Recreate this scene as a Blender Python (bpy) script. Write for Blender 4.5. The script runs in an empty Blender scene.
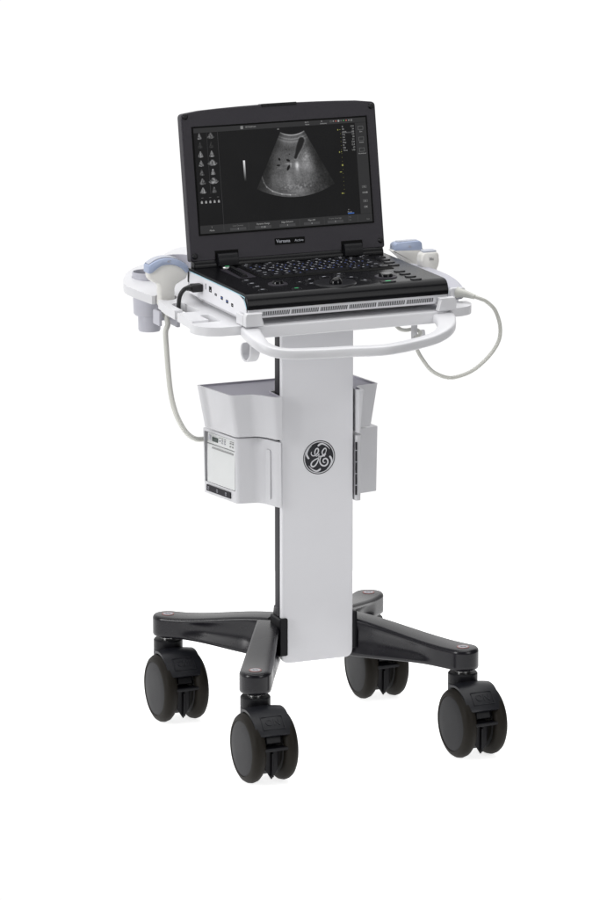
import bpy, bmesh, math, random
from mathutils import Vector, Matrix, noise
random.seed(4)
PI = math.pi
S = bpy.context.scene
C = S.collection

# ------------------------------------------------------------------ camera
cam = bpy.data.cameras.new('camera'); camo = bpy.data.objects.new('camera', cam); C.objects.link(camo)
yaw, pit = .4005, .2251
fwd = Vector((math.sin(yaw)*math.cos(pit), math.cos(yaw)*math.cos(pit), -math.sin(pit)))
camo.location = (-3.4115, -8.0584, 2.5286)
camo.rotation_euler = fwd.to_track_quat('-Z', 'Y').to_euler()
cam.sensor_fit = 'VERTICAL'; cam.sensor_height = 24; cam.lens = 4835.6/900*24
cam.clip_start = .1; cam.clip_end = 400
S.camera = camo
# ------------------------------------------------------------------ studio surroundings: bright white backdrop side, dimmer room side
w = bpy.data.worlds.new('World'); S.world = w; w.use_nodes = True
nt = w.node_tree; nt.nodes.clear()
o = nt.nodes.new('ShaderNodeOutputWorld'); bg = nt.nodes.new('ShaderNodeBackground')
tc = nt.nodes.new('ShaderNodeTexCoord'); sp = nt.nodes.new('ShaderNodeSeparateXYZ'); mr = nt.nodes.new('ShaderNodeMapRange')
nt.links.new(tc.outputs['Generated'], sp.inputs[0]); nt.links.new(sp.outputs['Y'], mr.inputs['Value'])
mr.inputs['From Min'].default_value = .15; mr.inputs['From Max'].default_value = .60
mr.inputs['To Min'].default_value = .10; mr.inputs['To Max'].default_value = 1.04
nt.links.new(mr.outputs[0], bg.inputs['Strength']); bg.inputs['Color'].default_value = (1, 1, 1, 1)
nt.links.new(bg.outputs[0], o.inputs[0])

def softbox(name, loc, target, sx, sy, power, col=(1, 1, 1)):
    l = bpy.data.lights.new(name, 'AREA'); l.shape = 'RECTANGLE'; l.size = sx; l.size_y = sy; l.energy = power; l.color = col
    ob = bpy.data.objects.new(name, l); C.objects.link(ob); ob.location = loc
    ob.rotation_euler = (Vector(target)-Vector(loc)).to_track_quat('-Z', 'Y').to_euler()
    return ob
softbox('overhead_softbox', (0, 0, 4.2), (0, 0, 0), 5.0, 5.0, 180)
softbox('key_softbox', (1.6, -4.8, 2.4), (0, 0, .6), 2.0, 2.6, 68)
softbox('side_softbox', (-4.6, -1.0, 1.9), (0, 0, .6), 1.2, 2.4, 125)
S.view_settings.view_transform = 'Standard'; S.view_settings.look = 'None'
S.view_settings.exposure = 0; S.view_settings.gamma = 1
S.render.engine = 'CYCLES'

# ------------------------------------------------------------------ materials
def mat(name, col, rough=.4, spec=.5, metal=0, emit=None, estr=1, bump=0, bscale=900, vary=.03, coat=0, attr=False):
    m = bpy.data.materials.new(name); m.use_nodes = True
    n = m.node_tree; b = n.nodes['Principled BSDF']
    b.inputs['Roughness'].default_value = rough; b.inputs['Metallic'].default_value = metal
    b.inputs['Specular IOR Level'].default_value = spec; b.inputs['Coat Weight'].default_value = coat
    tc = n.nodes.new('ShaderNodeTexCoord')
    if attr:
        a = n.nodes.new('ShaderNodeAttribute'); a.attribute_name = 'picture'
        b.inputs['Base Color'].default_value = (.004, .004, .004, 1)
        n.links.new(a.outputs['Color'], b.inputs['Emission Color']); b.inputs['Emission Strength'].default_value = estr
        return m
    nz = n.nodes.new('ShaderNodeTexNoise'); nz.inputs['Scale'].default_value = 14; nz.inputs['Detail'].default_value = 5
    n.links.new(tc.outputs['Object'], nz.inputs['Vector'])
    mx = n.nodes.new('ShaderNodeMapRange'); mx.inputs['To Min'].default_value = 1-vary; mx.inputs['To Max'].default_value = 1+vary
    n.links.new(nz.outputs['Fac'], mx.inputs['Value'])
    vm = n.nodes.new('ShaderNodeVectorMath'); vm.operation = 'SCALE'; vm.inputs[0].default_value = col
    n.links.new(mx.outputs[0], vm.inputs['Scale']); n.links.new(vm.outputs[0], b.inputs['Base Color'])
    rr = n.nodes.new('ShaderNodeMapRange'); rr.inputs['To Min'].default_value = rough*.88; rr.inputs['To Max'].default_value = min(1, rough*1.12)
    n.links.new(nz.outputs['Fac'], rr.inputs['Value']); n.links.new(rr.outputs[0], b.inputs['Roughness'])
    if bump:
        n2 = n.nodes.new('ShaderNodeTexNoise'); n2.inputs['Scale'].default_value = bscale; n2.inputs['Detail'].default_value = 2
        n.links.new(tc.outputs['Object'], n2.inputs['Vector'])
        bp = n.nodes.new('ShaderNodeBump'); bp.inputs['Strength'].default_value = bump; bp.inputs['Distance'].default_value = .0004
        n.links.new(n2.outputs['Fac'], bp.inputs['Height']); n.links.new(bp.outputs[0], b.inputs['Normal'])
    if emit:
        b.inputs['Emission Color'].default_value = (*emit, 1); b.inputs['Emission Strength'].default_value = estr
    return m
M = {}
M['floor'] = mat('white_floor_added_glow', (.80, .80, .80), .9, .05, vary=.0, emit=(1, 1, 1), estr=.78)  # plain white floor; emission added to keep it white and wash out contact shadows
M['white'] = mat('white_powder_coat', (.56, .56, .58), .30, .5, bump=.15)
M['panel'] = mat('pale_silver_panel', (.69, .69, .715), .42, .4, bump=.25, bscale=1500, vary=.015)
M['tray'] = mat('white_tray_plastic', (.66, .66, .68), .36, .45, bump=.1)
M['grey'] = mat('light_grey_plastic', (.47, .47, .52), .45, .4, bump=.1)
M['binin'] = mat('grey_bin_liner', (.37, .36, .41), .55, .3, bump=.2)
M['black'] = mat('black_cast_metal', (.006, .0055, .008), .27, .34, bump=.1, bscale=1400)
M['dark'] = mat('dark_column_extrusion', (.014, .013, .017), .45, .2)
M['rubber'] = mat('black_brown_rubber', (.0095, .008, .006), .55, .12, bump=.2)
M['disc'] = mat('charcoal_wheel_disc', (.012, .012, .0135), .5, .15, bump=.2)
M['pedal'] = mat('black_caster_plastic', (.004, .004, .0055), .42, .2, bump=.2)
M['pedal2'] = mat('blue_black_pedal_plastic', (.007, .0075, .010), .38, .28, bump=.15)
M['steel'] = mat('bright_steel', (.7, .7, .7), .25, .5, 1)
M['bezel'] = mat('charcoal_lid_plastic', (.026, .0235, .030), .45, .24, bump=.35, bscale=1800)
M['deck'] = mat('black_deck_plastic', (.004, .004, .005), .26, .14, bump=.15, bscale=1800)
M['dish'] = mat('satin_dish_plastic', (.010, .010, .012), .3, .3)
M['key'] = mat('black_keys', (.007, .007, .009), .35, .2)
M['knob'] = mat('gloss_black_knob', (.003, .003, .004), .2, .3)
M['hole'] = mat('black_void', (.004, .004, .004), .8, .1)
M['legend'] = mat('white_legend', (.42, .43, .47), .5, .3)
M['legendb'] = mat('blue_legend', (.12, .16, .42), .5, .3)
M['green'] = mat('green_led', (.05, .4, .15), .4, .3, emit=(.05, .55, .2), estr=.5)
M['whitelow'] = mat('white_console_shell', (.76, .76, .79), .35, .4)
M['cyan'] = mat('pale_blue_trim', (.42, .68, .78), .3, .5)
M['usb'] = mat('blue_port_tongue', (.04, .10, .35), .4, .4)
M['lens'] = mat('blue_probe_lens', (.33, .385, .52), .38, .4)
M['lenstop'] = mat('grey_probe_lens', (.42, .44, .50), .35, .4)
M['probe'] = mat('ivory_probe_plastic', (.68, .67, .64), .35, .45)
M['cable'] = mat('ivory_cable', (.58, .58, .54), .42, .4)
M['cord'] = mat('black_cord', (.010, .010, .011), .45, .4)
M['printer'] = mat('ivory_printer_plastic', (.60, .61, .61), .42, .4)
M['lcd'] = mat('green_grey_lcd', (.03, .045, .04), .2, .5)
M['mark'] = mat('grey_print', (.28, .28, .28), .6, .2)
M['logo'] = mat('charcoal_badge', (.03, .03, .035), .4, .2)
M['logow'] = mat('silver_badge_lettering', (.62, .62, .65), .4, .4)
M['red'] = mat('red_ring', (.30, .13, .12), .5, .3)
M['badge'] = mat('pale_badge', (.38, .38, .41), .5, .3)
def screen(name, c, s=1): return mat(name, (.002, .002, .002), .4, .08, emit=c, estr=s, vary=0)
M['s_bg'] = screen('screen_background', (.0045, .0045, .005))
M['s_bar'] = screen('screen_bar', (.026, .026, .027))
M['s_box'] = screen('screen_box', (.05, .05, .052))
M['s_text'] = screen('screen_text', (.32, .32, .32))
M['s_dim'] = screen('screen_dim_text', (.13, .13, .13))
M['s_yel'] = screen('screen_yellow', (.26, .26, .07))
M['s_blue'] = screen('screen_blue', (.06, .16, .50))
M['s_grn'] = screen('screen_green', (.10, .35, .10))
M['s_red'] = screen('screen_red', (.45, .12, .10))
M['s_pic'] = mat('scan_picture', (0, 0, 0), .4, .08, attr=True, estr=1)

# ------------------------------------------------------------------ mesh helpers
I4 = Matrix.Identity(4)
def root(name, label, cat, loc=(0, 0, 0), group=None):
    e = bpy.data.objects.new(name, None); C.objects.link(e); e.location = loc; e.empty_display_size = .05
    e['label'] = label; e['category'] = cat
    if group: e['group'] = group
    return e
def wloc(ob):
    v = Vector((0, 0, 0))
    while ob: v = v+ob.location; ob = ob.parent
    return v
def finish(name, bm, mats, parent=None, smooth=38, bevel=0, seg=2, label=None, mt=None, ang=35):
    if not isinstance(mats, (list, tuple)): mats = [mats]
    bmesh.ops.recalc_face_normals(bm, faces=bm.faces[:])
    if mt is not None: bmesh.ops.transform(bm, matrix=mt, verts=bm.verts[:])
    off = wloc(parent) if parent else Vector()
    # own origin at the centre of the mesh
    c = Vector()
    if bm.verts:
        lo = Vector([min(v.co[i] for v in bm.verts) for i in range(3)]); hi = Vector([max(v.co[i] for v in bm.verts) for i in range(3)])
        c = (lo+hi)/2
    bmesh.ops.translate(bm, vec=-c, verts=bm.verts[:])
    me = bpy.data.meshes.new(name); bm.to_mesh(me); bm.free()
    for m in mats: me.materials.append(m)
    for p in me.polygons: p.use_smooth = True
    me.set_sharp_from_angle(angle=math.radians(smooth))
    ob = bpy.data.objects.new(name, me); C.objects.link(ob)
    if parent: ob.parent = parent
    ob.location = c-off
    if bevel:
        bv = ob.modifiers.new('bevel', 'BEVEL'); bv.width = bevel; bv.segments = seg; bv.limit_method = 'ANGLE'; bv.angle_limit = math.radians(ang)
        bv.harden_normals = True
    if label: ob['label'] = label
    return ob
def bx(bm, x0, x1, y0, y1, z0, z1, mi=0, mt=I4):
    vs = [bm.verts.new(mt @ Vector((x, y, z))) for x in (x0, x1) for y in (y0, y1) for z in (z0, z1)]
    for f in ((0, 1, 3, 2), (4, 6, 7, 5), (0, 4, 5, 1), (2, 3, 7, 6), (0, 2, 6, 4), (1, 5, 7, 3)):
        bm.faces.new([vs[i] for i in f]).material_index = mi
def prism(bm, pts, h0, h1, axis='z', mi=0, mt=I4, pts2=None):
    """outline pts (2D) extruded between h0 and h1 along axis"""
    def P(p, h):
        if axis == 'z': return mt @ Vector((p[0], p[1], h))
        if axis == 'y': return mt @ Vector((p[0], h, p[1]))
        return mt @ Vector((h, p[0], p[1]))
    a = [bm.verts.new(P(p, h0)) for p in pts]; b = [bm.verts.new(P(p, h1)) for p in (pts2 or pts)]
    n = len(pts)
    for i in range(n): bm.faces.new((a[i], a[(i+1) % n], b[(i+1) % n], b[i])).material_index = mi
    bm.faces.new(a).material_index = mi; bm.faces.new(b[::-1]).material_index = mi
def cat(pts, n=6, closed=True):
    """Catmull-Rom through pts"""
    out = []; L = len(pts)
    rng = range(L) if closed else range(L-1)
    for i in rng:
        g = (lambda k: Vector(pts[k % L])) if closed else (lambda k: Vector(pts[max(0, min(L-1, k))]))
        p0, p1, p2, p3 = g(i-1), g(i), g(i+1), g(i+2)
        for j in range(n):
            t = j/n
            out.append(.5*((2*p1)+(p2-p0)*t+(2*p0-5*p1+4*p2-p3)*t*t+(3*p1-p0-3*p2+p3)*t**3))
    if not closed: out.append(Vector(pts[-1]))
    return out
def fil(pts, r, n=5):
    """round every corner of a polygon; r a number or list"""
    out = []; L = len(pts)
    for i in range(L):
        p = Vector(pts[i]).to_2d() if len(pts[i]) > 2 else Vector(pts[i]); a = Vector(pts[i-1]); b = Vector(pts[(i+1) % L])
        rr = r[i] if isinstance(r, (list, tuple)) else r
        if rr <= 0: out.append(p); continue
        u = (a-p); v = (b-p); lu, lv = u.length, v.length; u = u/lu; v = v/lv
        d = min(rr, lu*.48, lv*.48)
        A = p+u*d; B = p+v*d
        for k in range(n+1):
            t = k/n; out.append((1-t)**2*A+2*t*(1-t)*p+t*t*B)
    return out
def rrect(x0, x1, y0, y1, r, n=5): return fil([(x0, y0), (x1, y0), (x1, y1), (x0, y1)], r, n)
def lathe(bm, prof, seg=32, mt=I4, mi=0, caps=True):
    """prof = [(r,z)] about z"""
    rings = []
    for r, z in prof:
        if r < 1e-6: rings.append([bm.verts.new(mt @ Vector((0, 0, z)))])
        else: rings.append([bm.verts.new(mt @ Vector((r*math.cos(2*PI*i/seg), r*math.sin(2*PI*i/seg), z))) for i in range(seg)])
    for a, b in zip(rings, rings[1:]):
        for i in range(seg):
            j = (i+1) % seg
            if len(a) == 1 and len(b) == 1: continue
            if len(a) == 1: f = bm.faces.new((a[0], b[i], b[j]))
            elif len(b) == 1: f = bm.faces.new((a[i], a[j], b[0]))
            else: f = bm.faces.new((a[i], a[j], b[j], b[i]))
            f.material_index = mi
    if caps:
        for rg in (rings[0], rings[-1]):
            if len(rg) > 1: bm.faces.new(rg).material_index = mi
def tube(bm, pts, r, seg=14, section=None, mi=0, up=Vector((0, 0, 1)), caps=True):
    """sweep; r number or list; section = list of 2D offsets (side, up) scaled by r"""
    P = [Vector(p) for p in pts]; n = len(P)
    T = [(P[min(i+1, n-1)]-P[max(i-1, 0)]).normalized() for i in range(n)]
    sec = section or [(math.cos(2*PI*k/seg), math.sin(2*PI*k/seg)) for k in range(seg)]
    rings = []; pu = up
    for i in range(n):
        s = T[i].cross(pu)
        if s.length < 1e-4: s = T[i].cross(Vector((1, 0, 0)))
        s.normalize(); u = s.cross(T[i]).normalized()
        if section is None: pu = u
        rr = r[i] if isinstance(r, (list, tuple)) else r
        ra, rb = rr if isinstance(rr, tuple) else (rr, rr)
        rings.append([bm.verts.new(P[i]+s*a*ra+u*b*rb) for a, b in sec])
    m = len(sec)
    for A, B in zip(rings, rings[1:]):
        for k in range(m): bm.faces.new((A[k], A[(k+1) % m], B[(k+1) % m], B[k])).material_index = mi
    if caps: bm.faces.new(rings[0][::-1]).material_index = mi; bm.faces.new(rings[-1]).material_index = mi
def planar(bm, outer, holes, z0, z1, mt=I4, mi=0):
    """plate with holes"""
    def loop(pts):
        vs = [bm.verts.new((p[0], p[1], z1)) for p in pts]
        return [bm.edges.new((vs[i], vs[(i+1) % len(vs)])) for i in range(len(vs))]
    E = loop(outer)
    for h in holes: E += loop(h)
    g = bmesh.ops.triangle_fill(bm, use_beauty=True, use_dissolve=False, edges=E, normal=(0, 0, 1))
    F = [f for f in g['geom'] if isinstance(f, bmesh.types.BMFace)]
    for f in F: f.material_index = mi
    ex = bmesh.ops.extrude_face_region(bm, geom=F)
    vs = [v for v in ex['geom'] if isinstance(v, bmesh.types.BMVert)]
    bmesh.ops.translate(bm, vec=(0, 0, z0-z1), verts=vs)
_fc = {}
def text_mesh(bm, s, size, mt, depth=.0002, align='CENTER', mi=0, shear=0, bold=0, sx=1):
    cu = bpy.data.curves.new('lettering', 'FONT'); cu.body = s; cu.size = size; cu.align_x = align; cu.align_y = 'CENTER'
    cu.extrude = depth/2; cu.shear = shear; cu.offset = bold; cu.resolution_u = 3
    ob = bpy.data.objects.new('tmp', cu); C.objects.link(ob)
    dg = bpy.context.evaluated_depsgraph_get(); dg.update()
    me = bpy.data.meshes.new_from_object(ob.evaluated_get(dg))
    me.transform(mt @ Matrix.Diagonal((sx, 1, 1, 1)) @ Matrix.Translation((0, 0, depth/2)))
    n0 = len(bm.faces); bm.from_mesh(me)
    bm.faces.ensure_lookup_table()
    for f in bm.faces[n0:]: f.material_index = mi
    bpy.data.objects.remove(ob); bpy.data.curves.remove(cu); bpy.data.meshes.remove(me)
def boolean(ob, cutters):
    for c in cutters:
        md = ob.modifiers.new('cut', 'BOOLEAN'); md.operation = 'DIFFERENCE'; md.solver = 'EXACT'; md.object = c
    bpy.context.view_layer.update()
    dg = bpy.context.evaluated_depsgraph_get(); dg.update()
    me = bpy.data.meshes.new_from_object(ob.evaluated_get(dg))
    old = ob.data; ob.modifiers.clear(); ob.data = me; me.name = ob.name
    for c in cutters: bpy.data.objects.remove(c)
    me.set_sharp_from_angle(angle=math.radians(35))
B = bmesh.new
FRONT = lambda x, y, z: Matrix.Translation((x, y, z)) @ Matrix.Rotation(PI/2, 4, 'X')     # text plane facing -y

# ------------------------------------------------------------------ the setting
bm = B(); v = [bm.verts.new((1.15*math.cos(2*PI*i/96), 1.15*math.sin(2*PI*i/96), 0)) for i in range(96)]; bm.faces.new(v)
fl = finish('floor', bm, M['floor']); fl['kind'] = 'structure'; fl['label'] = 'seamless white floor with added glow that washes out shadows'

# ------------------------------------------------------------------ the cart
cart = root('medical_cart', 'white wheeled medical cart with black legs and casters, standing on the white floor', 'cart', (0, -.06, 0))
# column
W = .0721
bm = B(); prism(bm, fil([(-W, .1409), (W, .1409), (W, .800), (-W, .800)], [.018, .018, 0, 0], 8), -.0833, -.0735, 'y')
panel = finish('column_panel', bm, M['panel'], cart, bevel=.003, seg=3)
bm = B(); prism(bm, fil([(-.0705, -.0733), (.0705, -.0733), (.0705, -.047), (.052, -.036), (-.052, -.036), (-.0705, -.047)], .002, 3), .19, .799)
finish('column_core', bm, M['dark'], cart)
# round emblem
def disc(bm, r, y0, y1, cx, cz, r2=0, mi=0, seg=64):
    o1 = [(cx+r*math.cos(2*PI*i/seg), cz+r*math.sin(2*PI*i/seg)) for i in range(seg)]
    if not r2: prism(bm, o1, y0, y1, 'y', mi); return
    i1 = [(cx+r2*math.cos(2*PI*i/seg), cz+r2*math.sin(2*PI*i/seg)) for i in range(seg)]
    A = [[bm.verts.new((p[0], y, p[1])) for p in pl] for pl, y in ((o1, y0), (o1, y1), (i1, y1), (i1, y0))]
    for k in range(4):
        a, b = A[k], A[(k+1) % 4]
        for i in range(seg): bm.faces.new((a[i], a[(i+1) % seg], b[(i+1) % seg], b[i])).material_index = mi
LX, LZ, LR = .0032, .5283, .0318
bm = B(); disc(bm, LR, -.0837, -.0834, LX, LZ, LR*.955); disc(bm, LR*.895, -.0837, -.0834, LX, LZ)
emblem = finish('emblem', bm, M['logo'], panel)
def lp(X, Y):
    dx = (X-291)/10; dy = (Y-275)/10
    return (LX+dx/490, LZ-(dy+.105*dx)/513)
def stroke(bm, pts, w0, y=-.0840, n=7, taper=None, ly=.0002, mi=0):
    P = cat([lp(*p) for p in pts], n, False); N = len(P); L = []; R = []
    for i, p in enumerate(P):
        t = (P[min(i+1, N-1)]-P[max(i-1, 0)]).normalized(); nn = Vector((-t.y, t.x)); q = i/(N-1)
        ww = w0*(taper(q) if taper else 1)/2
        L.append(p+nn*ww); R.append(p-nn*ww)
    for i in range(N-1):
        vs = [bm.verts.new((p.x, yy, p.y)) for yy in (y, y+ly) for p in (L[i], L[i+1], R[i+1], R[i])]
        for f in ((0, 1, 2, 3), (7, 6, 5, 4), (0, 4, 5, 1), (2, 6, 7, 3)): bm.faces.new([vs[k] for k in f])
bm = B()
soft = lambda q: .55+.65*math.sin(PI*min(1, max(0, q)))
G1 = [(216, 222), (212, 240), (222, 258), (242, 260), (262, 248), (280, 225), (283, 200), (272, 188), (256, 200), (248, 228), (254, 256), (270, 262), (288, 240)]
G2 = [(288, 236), (286, 280), (274, 320), (252, 354), (228, 366), (212, 352), (218, 326), (244, 302), (280, 282), (306, 260)]
E1 = [(300, 262), (328, 262), (352, 244), (356, 240)]
E2 = [(356, 222), (360, 200), (350, 186), (334, 196), (320, 222), (326, 248), (348, 262)]
E3 = [(348, 262), (318, 262), (300, 288), (298, 322), (314, 348), (344, 356), (370, 338), (376, 308), (360, 286), (338, 290), (328, 308), (336, 324), (350, 322)]
E4 = [(356, 222), (342, 244), (318, 254)]
for k, (g, ww) in enumerate(((G1, .0020), (G2, .0023), (E1, .0018), (E2, .0019), (E3, .0023), (E4, .0017))):
    stroke(bm, g, ww, taper=soft, y=-.0840-.00001*k)
def swoosh(a0, a1):
    P = []
    for i in range(9):
        q = i/8; a = math.radians(a0+(a1-a0)*q); rr = 128-0*q
        r_ = 104+26*min(1, q*3.2) if q < .32 else 130
        P.append((291+r_*math.cos(a)*.98, 275-(r_*math.sin(a))*1.06-.0*q))
    return P
for a0 in (98, 8, -82, 188):
    stroke(bm, swoosh(a0, a0-62), .0034, y=-.0841, taper=lambda q: (1.1 if q > .08 else .8)*(1-q)**.8+.12)
finish('emblem_lettering', bm, M['logow'], emblem)

# clamps either side of the panel foot
for s, x0, x1 in ((-1, -.0775, -.0605), (1, .0722, .0805)):
    bm = B(); bx(bm, x0, x1, -.0885 if s < 0 else -.086, -.040, .157, .229); finish('column_clamp', bm, M['pedal'], cart, bevel=.003)

# hub and legs ------------------------------------------------
bm = B(); prism(bm, fil([(-.071, -.072), (.071, -.072), (.088, -.05), (.08, .012), (.045, .034), (-.045, .034), (-.08, .012), (-.088, -.05)], .02, 5), .150, .206)
finish('base_hub', bm, M['black'], cart, bevel=.006, seg=3)
bm = B()
for s in (1,):
    prism(bm, fil([(-.0735, -.071), (.0735, -.071), (.0735, -.034), (-.0735, -.034)], .008), .206, .245, pts2=fil([(-.0712, -.071), (.0712, -.071), (.0712, -.038), (-.0712, -.038)], .008))
finish('column_collar', bm, M['black'], cart, bevel=.002)
LA, LF, LB = .2063, -.2811, .1499
def leg_mesh(p0, p1, w0, R=.029):
    p0, p1 = Vector(p0), Vector(p1); d = (p1-p0); L = d.length; d.normalize(); n = Vector((-d.y, d.x))
    sm = lambda x, a, b_: (lambda t: t*t*(3-2*t))(max(0, min(1, (x-a)/(b_-a))))
    half_ = []
    for i in range(33):
        s_ = L*i/32; q = s_/L
        half_.append((s_, w0+(R-w0)*sm(q, 0, 1), 1.0, 0.0))
    for i in range(1, 13):
        a = PI/2*i/12.4; half_.append((L+R*math.sin(a), R*math.cos(a), math.cos(a), math.sin(a)))
    def zs(s_):
        q = min(1, s_/L); return .2140-.0190*sm(q, 0, .95), .1385+.0170*sm(q, .0, .85)
    bm = B(); LV = [(.0060, 1, 0), (.0030, 1, -.0007), (.0009, 1, -.0030), (0, 1, -.0060), (0, .80, 0), (0, .68, 0), (0, .45, 0), (0, .30, 0), (0, 0, .0080), (0, 0, .0035), (.0012, 0, .0010), (.0035, 0, 0)]
    GR = [0, 0, 0, 0, .25, .95, 1, .8, 0, 0, 0, 0]
    def ring(side, lv):
        ins, f, dz_ = LV[lv]; out = []
        for s_, w_, nx, ny in half_:
            zt, zb = zs(s_); q = s_/L
            g = .0075*sm(q, .05, .25)*(1-sm(q, .62, .84))*GR[lv]
            k = ins+g; x = s_-ny*k; y = max(.0004, w_-nx*k)
            out.append(bm.verts.new((*(p0+d*x+n*y*side), zb+(zt-zb)*f+dz_)))
        return out
    RG = [[ring(sd, k) for k in range(len(LV))] for sd in (1, -1)]
    m = len(half_)
    for sd in (0, 1):
        for A, Bq in zip(RG[sd], RG[sd][1:]):
            for i in range(m-1): bm.faces.new((A[i], A[i+1], Bq[i+1], Bq[i]))
    for k in (0, len(LV)-1):
        for i in range(m-1): bm.faces.new((RG[0][k][i], RG[0][k][i+1], RG[1][k][i+1], RG[1][k][i]))
    for k in range(len(LV)-1):
        bm.faces.new((RG[0][k][-1], RG[1][k][-1], RG[1][k+1][-1], RG[0][k+1][-1])); bm.faces.new((RG[0][k][0], RG[1][k][0], RG[1][k+1][0], RG[0][k+1][0]))
    return bm
tips = [(-LA, LF), (LA, LF), (LA, LB), (-LA, LB)]
starts = [(-.0765, -.032), (.0805, -.038), (.055, .0), (-.055, .0)]
def badge(leg, x, y):
    bm = B()
    ring = lambda r, z, mi, sg=28: prism(bm, [(x+r*math.cos(2*PI*i/sg), y+r*math.sin(2*PI*i/sg)) for i in range(sg)], .1935, z, 'z', mi)
    ring(.0115, .1957, 0); ring(.0095, .1959, 1)
    for dx, dy, l in ((-.003, .001, .006), (.003, -.002, .005)): bx(bm, x+dx-.001, x+dx+.001, y+dy-l/2, y+dy+l/2, .1957, .1961, 2)
    bx(bm, x-.0035, x+.004, y-.001, y+.001, .1957, .19608, 2)
    finish('warning_badge', bm, [M['red'], M['badge'], M['logo']], leg)
for (s0, t) in zip(starts, tips):
    w0 = .0235 if t[1] < 0 else .028
    leg = finish('leg', leg_mesh(s0, t, w0), M['black'], cart, smooth=50)
    badge(leg, t[0], t[1])

# casters -----------------------------------------------------
def caster(px, py, rz):
    MT = Matrix.Translation((px, py, 0)) @ Matrix.Rotation(rz, 4, 'Z')
    c = bpy.data.objects.new('caster', None)
    bm = B(); lathe(bm, [(.0255, .098), (.0275, .100), (.0275, .128), (.0268, .1285), (.0268, .1295), (.0275, .130), (.0275, .146), (.0255, .1485), (.016, .149)], 36)
    body = finish('caster', bm, M['pedal'], cart, mt=MT)
    bm = B(); lathe(bm, [(.015, .147), (.015, .151), (.0115, .152), (.0115, .1575)], 24); finish('swivel_pin', bm, M['steel'], body, mt=MT)
    Y = -.041; R = .0645
    for s in (-1, 1):
        bm = B(); mt = MT @ Matrix.Translation((s*.031, Y, R)) @ Matrix.Rotation(s*PI/2, 4, 'Y')
        # profile r, z (z outward)
        lathe(bm, [(.030, -.013), (.052, -.0135), (.058, -.0115), (.0627, -.0065), (.0645, 0), (.0635, .0055), (.0605, .010), (.056, .0128), (.0515, .0137), (.0505, .0125)], 72, mt)
        ty = finish('wheel', bm, M['rubber'], body)
        bm = B(); lathe(bm, [(.0508, .0118), (.0500, .0128), (.046, .0136), (.030, .0146), (0, .0150)], 72, mt, caps=False)
        for k in range(1):
            pass
        lathe(bm, [(.051, -.0142), (.040, -.013), (0, -.012)], 48, mt, caps=False)
        finish('wheel_disc', bm, M['disc'], ty)
        # ring of small moulded notches on the rim of the disc
    # fork/hood between the wheels
    bm = B()
    hood = [(.004, .118), (-.03, .122), (-.062, .116), (-.082, .098), (-.088, .080), (-.078, .078), (-.066, .100), (-.04, .104), (-.036, .06), (.012, .05), (.018, .09)]
    prism(bm, hood, -.0155, .0155, 'x')
    bx(bm, -.0285, .0285, -.030, .018, .098, .106)
    finish('fork', bm, M['pedal'], body, mt=MT, bevel=.003)
    # wedge shaped guard hanging between the wheels
    bm = B()
    prism(bm, [(-.014, .066), (.014, .066), (.0125, .030), (.0, .010), (-.0125, .030)], -.077, -.072, 'y')
    bx(bm, -.0025, .0025, -.083, -.070, .016, .062)
    prism(bm, [(-.070, .07), (-.070, .03), (-.055, .016), (-.03, .016), (-.02, .06)], -.010, .010, 'x')
    finish('thread_guard', bm, M['pedal'], body, mt=MT, bevel=.002)
    # brake pedal: curved plate over the wheels
    prof = cat([(-.016, .1300), (-.034, .1345), (-.054, .1330), (-.073, .1228), (-.087, .1085), (-.095, .0975)], 6, False)
    bm = B(); N = len(prof); rings = []
    for i, p in enumerate(prof):
        q = i/(N-1); hw = .0362*(1-.04*q) if q < .78 else .0351-.009*(1-math.sqrt(max(0, 1-((q-.78)/.22)**2)))
        t = (prof[min(i+1, N-1)]-prof[max(i-1, 0)]).normalized(); nn = Vector((-t.y, t.x))*.0025
        if nn.y < 0: nn = -nn
        row = []
        for k in range(9):
            u = -1+k/4; crown = .003*(1-u*u)
            row.append(((u*hw), p.x+nn.x*crown/.0025, p.y+nn.y*crown/.0025))
        for k in range(8, -1, -1):
            u = -1+k/4; crown = .003*(1-u*u)-.004
            row.append(((u*hw), p.x+nn.x*crown/.0025, p.y+nn.y*crown/.0025))
        rings.append([bm.verts.new(v_) for v_ in row])
    for A, Bq in zip(rings, rings[1:]):
        for k in range(18): bm.faces.new((A[k], A[(k+1) % 18], Bq[(k+1) % 18], Bq[k]))
    bm.faces.new(rings[0]); bm.faces.new(rings[-1][::-1])
    # raised frame and lettering on the pedal face
    a = Vector((0, -.0645, .1290)); b = Vector((0, -.0925, .1020)); mid = (a+b)/2; dn = (b-a).normalized(); nrm = Vector((1, 0, 0)).cross(-dn).normalized()
    R3 = Matrix((Vector((1, 0, 0)), -dn, nrm)).transposed().to_4x4(); TM = Matrix.Translation(mid+nrm*.0042) @ R3
    text_mesh(bm, 'ON', .018, TM @ Matrix.Translation((0, 0, -.0001)), .0012, bold=.0002)
    for (x0, x1, y0, y1) in ((-.021, .021, .0125, .0135), (-.021, .021, -.0135, -.0125), (-.021, -.020, -.0125, .0125), (.020, .021, -.0125, .0125)):
        bx(bm, x0, x1, y0, y1, -.001, .0004, mt=TM)
    finish('brake_pedal', bm, M['pedal2'], body, mt=MT, smooth=50)
    bm = B(); prism(bm, fil([(-.0335, -.084), (-.031, -.101), (.031, -.101), (.0335, -.084)], .005, 4), .0700, .0760); bx(bm, -.01, .01, -.082, -.06, .0705, .0755)
    finish('release_bar', bm, M['pedal'], body, mt=MT, bevel=.002)
for (x, y), rz in zip(tips, (0, 0.03, -.02, .0)): caster(x, y, rz)

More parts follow.
